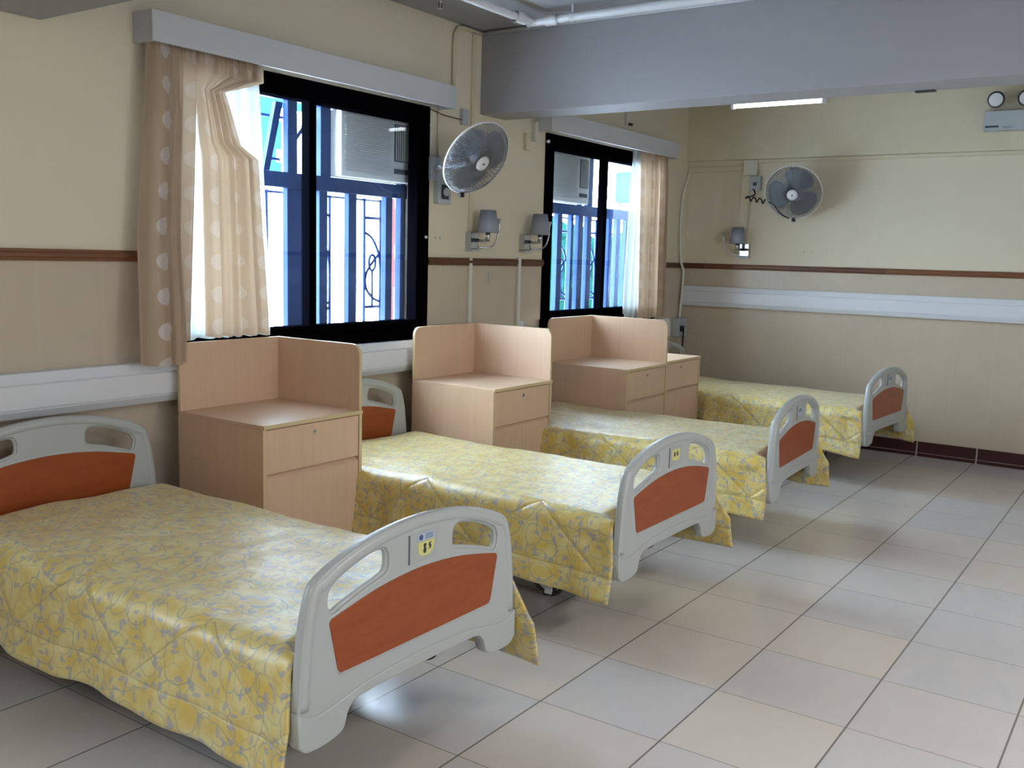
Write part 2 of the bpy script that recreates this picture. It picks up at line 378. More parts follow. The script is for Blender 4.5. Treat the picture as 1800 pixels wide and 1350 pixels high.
# ------------------------------------------------------------------ windows
def window(idx, x0, x1, mull, outer_posts, upper_posts, label):
    r = bpy.data.objects.new('window_%d' % idx, None); COL.objects.link(r); r['kind'] = 'structure'; r['label'] = label; r['category'] = 'window'
    r.location = (0, 0, 0)
    z0, z1 = WZ; gz0, gz1 = 1.183, 2.395; e = .115
    bb = B()
    bb.box((x0, -.012, gz1), (x1, .07, z1)); bb.box((x0, -.012, gz0-.05), (x1, .07, gz0)); bb.box((x0-.01, -.035, z0-.005), (x1+.01, .07, gz0-.055))
    bb.box((x0, -.012, gz0), (x0+e, .07, gz1)); bb.box((x1-e, -.012, gz0), (x1, .07, gz1))
    bb.mk('window_frame', 'black', r, bevel=.004)
    B().box((mull-.026, -.004, gz0), (mull+.026, .06, gz1)).mk('mullion', 'black', r, bevel=.003)
    B().box((x0+e, .028, gz0), (mull, .033, gz1)).mk('glass_pane', 'glass', r)
    B().box((mull, .040, gz0), (x1-e, .045, gz1)).mk('glass_pane', 'glass', r)
    k = B().cyl((x1-.035, -.012, 1.70), (0, -1, 0), .009, .012, 12).mk('catch', 'fan_cap', r)
    # outer casement frame
    bb = B(); ya, yb = .185, .235
    bb.box((x0, ya, 2.42), (x1, yb, z1)); bb.box((x0, ya, z0), (x1, yb, 1.13)); bb.box((x0, ya-.01, 1.94), (x1, yb, 2.025))
    bb.box((x0, ya, z0), (x0+.04, yb, z1)); bb.box((x1-.045, ya, z0), (x1, yb, z1))
    bb.mk('outer_frame', 'blueframe', r, bevel=.003)
    for a, c in outer_posts: B().box((a, ya+.004, 1.13), (c, yb-.004, 1.94)).mk('outer_stile', 'blueframe', r, bevel=.003)
    for a, c in upper_posts: B().box((a, ya+.004, 2.025), (c, yb-.004, 2.42)).mk('outer_stile', 'blueframe', r, bevel=.003)
    return r
w1 = window(1, W1[0], W1[1], 3.795,
            [(3.785, 3.905), (4.03, 4.095), (4.27, 4.34), (4.60, 4.66), (3.50, 3.56), (3.15, 3.22), (4.095, 4.27-.15)][:6], [(3.79, 3.86), (4.04, 4.12), (3.40, 3.46)], 'near window, black sliding frame with dark blue outer casements')
w2 = window(2, W2[0], W2[1], 7.05,
            [(6.63, 6.70), (6.84, 6.875), (6.955, 7.03), (7.10, 7.17), (7.33, 7.37), (7.47, 7.53), (7.61, 7.67), (7.78, 7.86), (6.36, 6.42)], [(6.97, 7.0), (7.09, 7.17)], 'far window, black sliding frame with a tree view')
w0 = window(3, W0[0], W0[1], .175, [(.15, .22)], [(.15, .22)], 'window beyond the left edge, black sliding frame')
def sash(parent):   # top-hung vent pushed open, upper left
    B().prism([(3.66, 2.03), (3.70, 2.03), (3.80, 2.41), (3.75, 2.41)], 'xz', .24, .27).mk('open_sash', 'blueframe', parent)
    B().prism([(3.86, 2.17), (3.89, 2.17), (4.04, 2.35), (4.04, 2.38)], 'xz', .27, .285).mk('stay_arm', 'blueframe', parent)
sash(w1)
# security grilles outside
def grille(parent, boxes, lines, y, xr):
    bb = B()
    for x in lines: bb.tube([(x, y, 1.08), (x, y, 1.93)], .011, 6)
    for z in (1.10, 1.92): bb.tube([(xr[0], y, z), (xr[1], y, z)], .007, 6)
    for a, c in boxes:
        for z in (1.25, 1.81): bb.tube([(a, y, z), (c, y, z)], .010, 6)
        wd = c-a; mx_ = (a+c)/2
        bb.tube(smooth_path([(a, y, 1.72), (a+wd*.5, y, 1.68), (a+wd*.9, y, 1.58), (c, y, 1.47)]), .009, 5)
        bb.tube(smooth_path([(c, y, 1.60), (a+wd*.2, y, 1.48), (a+wd*.1, y, 1.38), (mx_, y, 1.31), (c, y, 1.28)]), .009, 5)
        ring = [(mx_+.03*math.cos(q*PI/8), y, 1.53+.05*math.sin(q*PI/8)) for q in range(16)]
        bb.tube(ring, .009, 5, closed=True)
        bb.tube([(mx_, y, 1.25), (mx_, y, 1.48)], .008, 5)
    bb.mk('security_grille', 'blueframe', parent)
grille(w1, [(3.60, 3.72), (4.04, 4.21), (4.51, 4.66), (3.2, 3.35)], [3.60, 3.72, 4.04, 4.21, 4.51, 4.66, 3.2, 3.35], .29, (2.85, 4.75))
grille(w2, [(6.78, 6.95), (7.25, 7.42), (7.68, 7.84)], [6.78, 6.95, 7.25, 7.42, 7.68, 7.84, 6.5], .29, (6.15, 7.95))
B().box((3.86, .33, 2.10), (3.45, .335, 2.115)).box((3.45, .33, 2.335), (3.9, .335, 2.35)).mk('vent_bars', 'blueframe', w1)

def ac_unit(x0, x1, label):
    r = thing('air_conditioner', label, 'air conditioner', ((x0+x1)/2, .2, 2.027), 'window air conditioners')
    W = (x1-x0)/2; H = .385
    B().box((-W, -.09, .004), (W, .42, H)).mk('casing', 'ac', r, bevel=.008)
    bb = B()
    for k in range(24): bb.box((-W+.03, -.100, .035+k*.0138), (W*.38, -.09, .0415+k*.0138))
    bb.mk('front_grille', 'ac', r)
    bb = B().box((W*.5, -.094, .13), (W-.03, -.0895, H-.03)); bb.mk('outlet_recess', 'ac_dark', r)
    bb = B()
    for k in range(7): bb.box((W*.53+k*(W*.42/7), -.1, .135), (W*.53+k*(W*.42/7)+.004, -.092, H-.035))
    bb.mk('outlet_vanes', 'ac', r)
    B().box((W*.5, -.094, .055), (W-.03, -.0895, .085)).mk('control_panel', 'ac_dark', r)
    return r
ac_unit(4.125, 4.735, 'white air conditioner high in the near window, right side')
ac_unit(6.36, 6.965, 'white air conditioner high in the far window, left side')

# valances
def valance(x0, x1, label):
    r = B().box((x0, -.145, 2.497), (x1, -.128, 2.632)).box((x0, -.128, 2.497), (x0+.018, 0, 2.632)).box((x1-.018, -.128, 2.497), (x1, 0, 2.632)).box((x0+.018, -.128, 2.614), (x1-.018, 0, 2.632))
    return tag(r.mk('curtain_pelmet', 'valance', bevel=.002), label, 'pelmet', 'white pelmets above the windows')
valance(2.705, 4.872, 'long white box pelmet above the near window')
valance(5.975, 8.10, 'long white box pelmet above the far window')

# curtains
def sheet(name, parent, matn, xl, xr, zt, zb, yf, nf, amp, nu=150, nv=60, seed=0, du=0):
    """xl,xr,zb: functions; pleated cloth"""
    bm = bmesh.new(); uvl = bm.loops.layers.uv.new(); g = []
    for j in range(nv+1):
        v = j/nv; row = []
        for i in range(nu+1):
            u = i/nu
            z = zt+(zb(u)-zt)*v
            a, c = xl(z), xr(z)
            ph = nf*2*PI*u+1.1*math.sin(3.1*u*PI+seed)+.5*math.sin(2.0*v+seed+u*4)
            A = amp*(.55+.45*min(1, v*5))*(1+.35*math.sin(7*u+seed))
            y = yf(u, z)+A*math.sin(ph)+.35*A*math.sin(2.3*ph+seed+v)*(1-.5*v)
            x = a+(c-a)*u+.25*A*math.cos(ph)
            if v < .06: y += .006*math.sin(nf*8*PI*u)
            row.append((bm.verts.new((x, y, z+.004*math.sin(ph)*v)), (u*nf*.135+seed*.1+du, -(zt-z))))
        g.append(row)
    for j in range(nv):
        for i in range(nu):
            q = (g[j][i], g[j+1][i], g[j+1][i+1], g[j][i+1])
            f = bm.faces.new([k[0] for k in q]); f.smooth = True
            for lp, k in zip(f.loops, q): lp[uvl].uv = k[1]
    me = bpy.data.meshes.new(name); bm.to_mesh(me); bm.free(); me.materials.append(M[matn])
    o = bpy.data.objects.new(name, me); COL.objects.link(o); o.parent = parent; return o
c1 = thing('window_curtain', 'long beige dotted curtain gathered at the left of the near window', 'curtain', (0, 0, 0))
lerp = lambda a, b, t: a+(b-a)*max(0, min(1, t))
sheet('left_panel', c1, 'curtain', lambda z: lerp(2.715, 2.595, (2.5-z)/1.3), lambda z: lerp(2.965, 2.925, (2.5-z)/1.3), 2.56,
      lambda u: 1.06 if u < .735 else 1.160, lambda u, z: -.085-lerp(1, 0, (u-.735)/.06)*(.05*min(1, (2.56-z)*3)*(.6+.4*math.sin(u*4.2))+.062*max(0, min(1, (1.65-z)/.45))), 3.2, .022, 140, 60, 1.3, .13)
def brx(z):
    if z > 2.42: return 3.37
    if z > 2.34: return lerp(3.37, 3.13, (2.42-z)/.08)
    if z > 2.10: return lerp(3.13, 3.22, (2.34-z)/.24)
    if z > 2.04: return lerp(3.22, 3.33, (2.10-z)/.06)
    return lerp(3.33, 3.40, (2.04-z)/.9)
sheet('right_panel', c1, 'curtain', lambda z: lerp(2.97, 3.01, (2.5-z)*2), brx, 2.56, lambda u: 1.162, lambda u, z: -.082, 5.0, .020, 170, 70, 2.2, .32)
sheet('sheer_lining', c1, 'sheer', lambda z: 2.90, lambda z: lerp(3.375, 3.435, (2.45-z)/1.1), 2.55, lambda u: 1.155, lambda u, z: -.047, 6, .010, 150, 50, .4)
c2 = thing('window_curtain', 'beige curtain gathered at the right of the far window by the corner', 'curtain', (0, 0, 0))
sheet('curtain_panel', c2, 'curtain', lambda z: lerp(7.47, 7.53, (2.5-z)/1.2), lambda z: lerp(7.99, 8.06, (2.5-z)/1.3), 2.56, lambda u: 1.085, lambda u, z: -.085, 6, .022, 170, 60, 3.1, .3)
sheet('sheer_lining', c2, 'sheer', lambda z: lerp(7.43, 7.36, (2.5-z)/1.2), lambda z: 7.80, 2.55, lambda u: 1.09, lambda u, z: -.045, 5, .012, 120, 50, 1.7)

# ------------------------------------------------------------------ bedside cabinets
def corner_poly(w, h, rl, rr):
    """rectangle 0..w x 0..h with rounded top corners"""
    p = [(0, 0), (w, 0)]
    if rr: p += [(w-rr+rr*math.cos(a*PI/16), h-rr+rr*math.sin(a*PI/16)) for a in range(9)]
    else: p.append((w, h))
    if rl: p += [(rl-rl*math.sin(a*PI/16), h-rl+rl*math.cos(a*PI/16)) for a in range(9)]
    else: p.append((0, h))
    return p
def cabinet(x0, x1, yb, yf, hutch, label, h=.83):
    r = thing('bedside_cabinet', label, 'bedside cabinet', ((x0+x1)/2, (yb+yf)/2, 0), 'beech bedside cabinets along the window wall')
    W = (x1-x0)/2; D = (yb-yf)/2; t = .018
    bb = B()
    for s in (-1, 1):
        a = s*W; bb.box((a, -D, 0), (a-s*t, D, h-t))
    bb.box((-W+t, D-t, .05), (W-t, D, h-t)).box((-W+t, -D+.004, .05), (W-t, D-t, .07))
    bb.box((-W+t, -D+.05, 0), (W-t, -D+.066, .05))
    bb.mk('body', 'beech', r, bevel=.001)
    B().box((-W+.001, -D-.006, h-t), (W-.001, D-.001, h)).mk('top_panel', 'beech', r, bevel=.002)
    B().box((-W-.0008, -D-.0018, .0), (-W+t, -D-.0002, h-t)).box((W-t, -D-.0018, 0), (W+.0008, -D-.0002, h-t)).box((-W, -D-.0075, h-t-.0005), (W, -D-.006, h)).mk('edge_banding', 'beech_edge', r)
    B().box((-W+t, -D+.03, .07), (W-t, -D+.035, h-t)).mk('inner_panel', 'dark_gap', r)
    dr = B().box((-W+t+.003, -D+.002, .605), (W-t-.003, -D+.022, h-t-.006)).mk('drawer', 'beech', r, bevel=.0015)
    lk = B().cyl((.0, -D+.003, .765), (0, -1, 0), .010, .004, 20).mk('lock', 'chrome', dr)
    B().box((-.0018, -D-.0016, .760), (.0018, -D-.0008, .770)).mk('key_slot', 'ink', dr)
    B().box((-W+t+.003, -D+.002, .06), (W-t-.003, -D+.022, .580)).prism([(-D+.002, .580), (-D+.022, .580), (-D+.022, .60)], 'yz', -W+t+.003, W-t-.003).mk('door', 'beech', r, bevel=.0015)
    if hutch:
        H = .322
        B().prism([(x-W, z+h) for x, z in corner_poly(2*W-t, H, .05, 0)], 'xz', D-t, D, 0, 1).mk('hutch_back', ['beech', 'beech_edge'], r, bevel=.001)
        pl = corner_poly(2*D, H, .055, 0)
        B().prism([(y-D, z+h) for y, z in pl], 'yz', W-t, W, 0, 1).mk('hutch_side', ['beech', 'beech_edge'], r, bevel=.001)
    return r
cabinet(2.805, 3.425, -.137, -.730, True, 'beech bedside cabinet nearest the viewer, under the dotted curtain')
cabinet(4.477, 5.098, -.150, -.767, True, 'beech bedside cabinet in front of the wall between the windows')
cabinet(5.965, 6.600, -.170, -.840, True, 'beech bedside cabinet with raised panels in front of the far window')
cabinet(6.605, 7.315, -.165, -.790, False, 'low beech bedside cabinet without raised panels beside the far corner bed')

# ------------------------------------------------------------------ hospital beds
OUT = [(-.492, .0), (-.494, .09), (-.486, .207), (-.472, .318), (-.447, .405), (-.418, .437), (-.363, .463), (-.285, .488), (-.2, .507), (-.1, .519), (0, .523),
       (.1, .519), (.2, .507), (.285, .488), (.363, .463), (.418, .437), (.447, .405), (.472, .318), (.486, .207), (.494, .09), (.492, .0)]
BOT = [(.482, -.016), (.46, -.028), (.40, -.030), (.345, -.020), (.325, -.003), (.315, .028), (.295, .052), (.26, .062), (.1, .065), (-.1, .065), (-.26, .062),
       (-.295, .052), (-.315, .028), (-.325, -.003), (-.345, -.020), (-.40, -.030), (-.46, -.028), (-.482, -.016)]
HOLE = [(-.372, .350), (-.378, .372), (-.372, .395), (-.350, .412), (-.300, .431), (-.240, .446), (-.190, .452), (-.166, .446), (-.156, .428), (-.156, .402), (-.166, .390), (-.190, .383), (-.260, .368), (-.330, .350), (-.355, .342)]
HOLER = [(-x, z) for x, z in HOLE][::-1]
PAN = [(-.350, .164), (-.342, .156), (-.328, .153), (-.2, .1525), (0, .1525), (.2, .1525), (.328, .153), (.342, .156), (.350, .164), (.355, .178), (.369, .24), (.382, .295), (.383, .307), (.378, .314), (.366, .319), (.30, .333), (.20, .352), (.10, .363), (0, .367), (-.10, .363), (-.20, .352), (-.30, .333), (-.366, .319), (-.378, .314), (-.383, .307), (-.382, .295), (-.369, .24), (-.355, .178)]
HOLE = [(-.265+(x+.265)*1.08, .400+(z-.400)*1.26) for x, z in HOLE]
HOLER = [(-x, z) for x, z in HOLE][::-1]
def curve_mesh(loops, ext, bev, res=2):
    cu = bpy.data.curves.new('c', 'CURVE'); cu.dimensions = '2D'; cu.fill_mode = 'BOTH'; cu.extrude = ext; cu.bevel_depth = bev; cu.bevel_resolution = res
    cu.offset = -bev
    for lp in loops:
        sp = cu.splines.new('POLY'); sp.points.add(len(lp)-1)
        for p, q in zip(sp.points, lp): p.co = (q[0], q[1], 0, 1)
        sp.use_cyclic_u = True
    o = bpy.data.objects.new('c', cu); COL.objects.link(o)
    me = bpy.data.meshes.new_from_object(o.evaluated_get(bpy.context.evaluated_depsgraph_get()))
    bpy.data.objects.remove(o); bpy.data.curves.remove(cu); return me
def dense(lp, n=4, closed=True):
    v = [Vector((p[0], p[1], 0)) for p in lp]; k = len(v); out = []
    for i in range(k if closed else k-1):
        p1, p2 = v[i], v[(i+1) % k]; p0 = v[(i-1) % k] if closed or i else p1; p3 = v[(i+2) % k] if closed or i < k-2 else p2
        for j in range(n):
            t = j/n; q = .5*((2*p1)+(p2-p0)*t+(2*p0-5*p1+4*p2-p3)*t*t+(3*p1-p0-3*p2+p3)*t**3); out.append((q.x, q.y))
    if not closed: out.append(lp[-1])
    return out
def poly_to_bm(bm, me, dy, mi=0):
    """curve mesh in XY -> XZ plane, centred at y=dy"""
    vs = [bm.verts.new((v.co.x, dy-v.co.z, v.co.y)) for v in me.vertices]
    for p in me.polygons:
        try: f = bm.faces.new([vs[i] for i in p.vertices]); f.material_index = mi; f.smooth = True
        except ValueError: pass
def make_board_mesh():
    bm = bmesh.new()
    sx = lambda L: [(x, z) for x, z in L]
    outer = dense(sx(OUT), 3, False)+dense(sx(BOT), 3, False)
    poly_to_bm(bm, curve_mesh([outer, dense(HOLE, 3), dense(HOLER, 3)], .010, .006, 3), 0)
    bb = B(); bb.bm.free(); bb.bm = bm
    # rolled rim over sides and top
    inner = [(x*.957, z-.020 if z > .42 else z) for x, z in OUT[1:-1]]
    path = dense(inner, 4, False)
    bb.tube([(x, 0, z) for x, z in path], [.022]*len(path), 12)
    # small lips round the hand holes
    for L in (HOLE, HOLER): bb.tube([(x, 0, z) for x, z in dense(L, 3)], .0085, 8, closed=True)
    # lower cover, slightly proud of the board
    seam = [(-.495, .090), (-.46, .072), (-.42, .066), (-.36, .072), (-.25, .092), (-.12, .102), (0, .105), (.12, .102), (.25, .092), (.36, .072), (.42, .066), (.46, .072), (.495, .090)]
    low = dense(seam, 3, False)+dense([(.494, .0)]+BOT+[(-.494, .0)], 2, False)
    low = [(x*1.004, z) for x, z in low]
    poly_to_bm(bm, curve_mesh([low], .0165, .005, 3), 0)
    # frame lip round the wood panel
    for yq in (-.012, .012): bb.tube([(x*1.012, yq, .26+(z-.26)*1.03) for x, z in dense(PAN, 2)], .0055, 8, closed=True)
    # raised middle plate between the holes
    mid = [(-.135, .392), (.135, .392), (.140, .455), (.08, .478), (0, .482), (-.08, .478), (-.140, .455)]
    poly_to_bm(bm, curve_mesh([mid], .0125, .003, 2), 0)
    bmesh.ops.recalc_face_normals(bm, faces=bm.faces)
    me = bpy.data.meshes.new('board'); bm.to_mesh(me); bm.free(); me.materials.append(M['plastic']); return me
BOARD = make_board_mesh()
PANM = bpy.data.meshes.new('wood_panel'); bm = bmesh.new(); poly_to_bm(bm, curve_mesh([dense(PAN, 2)], .0165, .0015, 1), 0); bm.to_mesh(PANM); bm.free(); PANM.materials.append(M['veneer'])
def obj(name, me, parent, loc=(0, 0, 0)):
    o = bpy.data.objects.new(name, me); COL.objects.link(o); o.parent = parent; o.location = loc; return o
def boxmesh(boxes, matn, bevel=0): pass

def make_bed(x, y, rz, label, kind=0):
    r = thing('hospital_bed', label, 'bed', (x, y, 0), 'hospital beds along the window wall', rz)
    # local: x across, y=0 at outer face of the foot board, wall towards +y
    hb = obj('headboard', BOARD, r, (0, 2.02, .36)); obj('wood_panel', PANM, hb)
    fb = obj('footboard', BOARD, r, (0, .0225, .305)); obj('wood_panel', PANM, fb)
    # label holder on the foot board, facing the room
    pl = B().box((-.062, -.0185, .388), (.068, -.0155, .474)).mk('label_plate', 'plastic2', fb, bevel=.001)
    B().box((-.064, -.0195, .386), (-.060, -.0155, .474)).mk('plate_edge', 'fan_wire', pl)
    if kind == 0:
        B().box((-.026, -.0198, .447), (.052, -.0186, .470)).mk('blue_sticker', 'sticker_b', pl)['label'] = 'pale blue sticker'
        bb = B().cyl((-.012, -.0199, .4585), (0, -1, 0), .009, .0006, 16)
        bb.mk('round_mark', 'ink_b', pl)
        bb = B()
        for k in range(3): bb.box((.008, -.0204, .4515+k*.006), (.044, -.0199, .4535+k*.006))
        bb.mk('small_print', 'ink_b', pl)
        B().prism([(-.026, .444), (.052, .444), (.046, .412), (.028, .400), (-.006, .400), (-.022, .410)], 'xz', -.0198, -.0186).mk('bed_number_tag', 'sticker_y', pl)['label'] = 'yellow tag with two dark marks'
        B().prism([(.001, .408), (.010, .408), (.013, .418), (.010, .426), (.013, .436), (.004, .438), (-.001, .434), (.002, .424), (-.002, .416)], 'xz', -.0204, -.0199).prism([(.024, .416), (.034, .419), (.036, .426), (.031, .430), (.036, .438), (.028, .437), (.022, .430), (.027, .424)], 'xz', -.0204, -.0199).mk('tag_marks', 'ink', pl)
    else:
        B().prism([(-.040, .462), (.040, .462), (.040, .422), (.020, .408), (-.040, .418)], 'xz', -.0198, -.0186).mk('bed_number_tag', 'sticker_y' if kind == 1 else 'sticker_b', pl)
        B().prism([(-.022, .430), (-.008, .430), (-.006, .442), (-.014, .452), (-.022, .450)], 'xz', -.0204, -.0199).prism([(.006, .432), (.016, .428), (.022, .440), (.014, .452), (.004, .450)], 'xz', -.0204, -.0199).mk('tag_marks', 'ink', pl)
    # frame
    bb = B()
    for s in (-1, 1): bb.box((s*.43, .06, .385), (s*.39, 1.97, .44))
    for yy in (.06, .5, 1.0, 1.5, 1.94): bb.box((-.39, yy, .39), (.39, yy+.04, .43))
    bb.mk('bed_frame', 'steel', r, bevel=.004)
    B().box((-.42, .14, .441), (.42, 1.92, .46)).mk('platform', 'steel', r, bevel=.004)
    B().box((-.34, .42, .165), (.34, 1.80, .383)).mk('base_cover', 'steel', r, bevel=.01)  # added block that stops light and keeps the floor below dark
    bb = B()
    for yy in (.55, 1.45): bb.box((-.20, yy, .12), (.20, yy+.05, .16)).box((-.04, yy+.005, .16), (.04, yy+.045, .40))
    for s in (-1, 1): bb.box((s*.20, .50, .12), (s*.16, 1.55, .16))
    bb.mk('under_frame', 'steel', r, bevel=.004)
    for sx_ in (-1, 1):
        for yy in (.575, 1.475):
            cx_ = sx_*.13
            f = B().box((cx_-.028, yy-.03, .088), (cx_+.028, yy+.03, .122)).box((cx_-.028, yy-.012, .035), (cx_-.020, yy+.012, .09)).box((cx_+.020, yy-.012, .035), (cx_+.028, yy+.012, .09)).mk('caster', 'whitemetal', r, bevel=.003)
            B().cyl((cx_-.018, yy, .05), (1, 0, 0), .05, .036, 24).mk('wheel', 'rubber', f, bevel=.006)
            B().cyl((cx_-.0295, yy, .05), (1, 0, 0), .038, .059, 20).mk('hub', 'whitemetal', f, bevel=.003)
    # bracket of the side rail hanging below the frame
    for s in (-1, 1):
        br = B().tube(smooth_path([(s*.41, .30, .40), (s*.44, .30, .20), (s*.44, .34, .145), (s*.44, .40, .145), (s*.44, .44, .20), (s*.41, .44, .40)]), .009, 8).mk('rail_bracket', 'rubber', r)
        B().box((s*.449, .352, .14), (s*.441, .388, .22)).mk('bracket_plate', 'whitemetal', br)
    return r

def quilt(x, y, rz, label, seed, foot_drop=.05, flare=.035, clamp=None):
    """quilt draped over the mattress; local frame as the bed's"""
    bm = bmesh.new(); uvl = bm.loops.layers.uv.new(); g = []
    nu, nv = 110, 120; L0, L1 = .060, 1.955; FL = .425; R = .072; HANG = .258
    tot = FL+R*PI/2+HANG
    def sect(s):
        a = abs(s); sg = 1 if s >= 0 else -1
        if a < FL: return sg*a, .548, 0
        a2 = a-FL
        if a2 < R*PI/2:
            th = a2/R; return sg*(FL+R*math.sin(th)), .548-R+R*math.cos(th), 0
        h = a2-R*PI/2; return sg*(FL+R+.10*h+.15*h*h), .548-R-h, h
    for j in range(nv+1):
        v = j/nv; row = []
        for i in range(nu+1):
            s = -tot+2*tot*i/nu
            X_, Z_, h = sect(s); a = abs(s); hk = max(0, h/HANG); sg = 1 if s >= 0 else -1
            foot = L0-.005-(.115 if s > 0 else .03)*min(1, max(0, (a-.40)/.25))**1.5   # sides run past the board
            if a > .44: foot = min(foot, L0-.01-(.10 if s > 0 else .02)*min(1, (a-.44)/.2))
            Y_ = foot+(L1-foot)*v
            # ends tuck down
            ft = math.exp(-((Y_-foot)/.035)**2) if a < .46 else 0
            if a < .46: Z_ -= .10*ft*(1-max(0, (a-.40)/.06))
            hd = math.exp(-((L1-Y_)/.03)**2); Z_ -= .05*hd*(1-hk)
            # foot corner falls lower and outwards
            fc = max(0, 1-(Y_-foot)/.42)
            Z_ -= ((foot_drop*.6 if s > 0 else foot_drop*.45)*hk*fc**1.3)
            X_ += sg*((flare if s > 0 else flare*.35)*hk*fc**2 - .022*(hk > 0)*math.exp(-((Y_-foot-.10)/.05)**2)*(1-hk))
            # waves and wrinkles
            P_ = Vector((X_*3+seed*7, Y_*3, Z_*3))
            nz = noise.noise(P_)*.010+noise.noise(P_*2.7)*.006
            wav = math.sin(Y_*11+seed)*.009+math.sin(Y_*23+seed*2+hk)*.004
            X_ += sg*(wav*hk*1.2+nz*hk)
            Z_ += nz*(1-hk)+.006*math.sin(Y_*9+seed)*hk
            Z_ += .006*math.cos(X_*5)*(1-hk)
            wx = x+X_*math.cos(rz)-Y_*math.sin(rz); wy = y+X_*math.sin(rz)+Y_*math.cos(rz)
            if clamp and (wy > clamp[1]-.06):
                k_ = min(1, (wy-clamp[1]+.06)/.06)
                ex = (wx-clamp[0])*clamp[2]
                if ex > 0: X_ -= ex*clamp[2]*k_/math.cos(rz)
            row.append((bm.verts.new((X_, Y_, Z_)), (s, Y_)))
        g.append(row)
    for j in range(nv):
        for i in range(nu):
            q = (g[j][i], g[j][i+1], g[j+1][i+1], g[j+1][i])
            f = bm.faces.new([k[0] for k in q]); f.smooth = True
            for lp, k in zip(f.loops, q): lp[uvl].uv = (k[1][0], k[1][1]+seed*3)
    me = bpy.data.meshes.new('quilt'); bm.to_mesh(me); bm.free(); me.materials.append(M['quilt'])
    o = bpy.data.objects.new('bed_quilt', me); COL.objects.link(o); o.location = (x, y, 0); o.rotation_euler = (0, 0, rz)
    sd = o.modifiers.new('solid', 'SOLIDIFY'); sd.thickness = .012; sd.offset = -1
    return tag(o, label, 'quilt', 'yellow patterned quilts on the beds')
BY = -2.2
beds = [(2.150, BY, 0, 'nearest', 0), (3.890, BY, 0, 'second', 1), (5.578, BY, math.radians(3), 'third', 2), (7.69, BY, math.radians(-3.3), 'farthest', 2)]
bl = ['hospital bed nearest the viewer, wood-panelled grey ends, cut by the left edge', 'second nearest hospital bed, standing between the two nearest cabinets', 'third hospital bed, standing beside the cabinet with raised panels under the far window', 'farthest hospital bed, standing close to the back wall']
ql = ['yellow leaf-patterned quilt on the bed nearest the viewer', 'yellow leaf-patterned quilt on the second nearest bed, paler in the window light', 'yellow leaf-patterned quilt on the third bed, before the far window cabinets', 'yellow leaf-patterned quilt on the farthest bed by the back wall']
for i, (x, y, rz, _, k) in enumerate(beds):
    make_bed(x, y, rz, bl[i], k); quilt(x, y, rz, ql[i], i*1.7+.4, clamp=(None, None, (5.945, -.86, 1), (7.335, -.81, -1))[i])

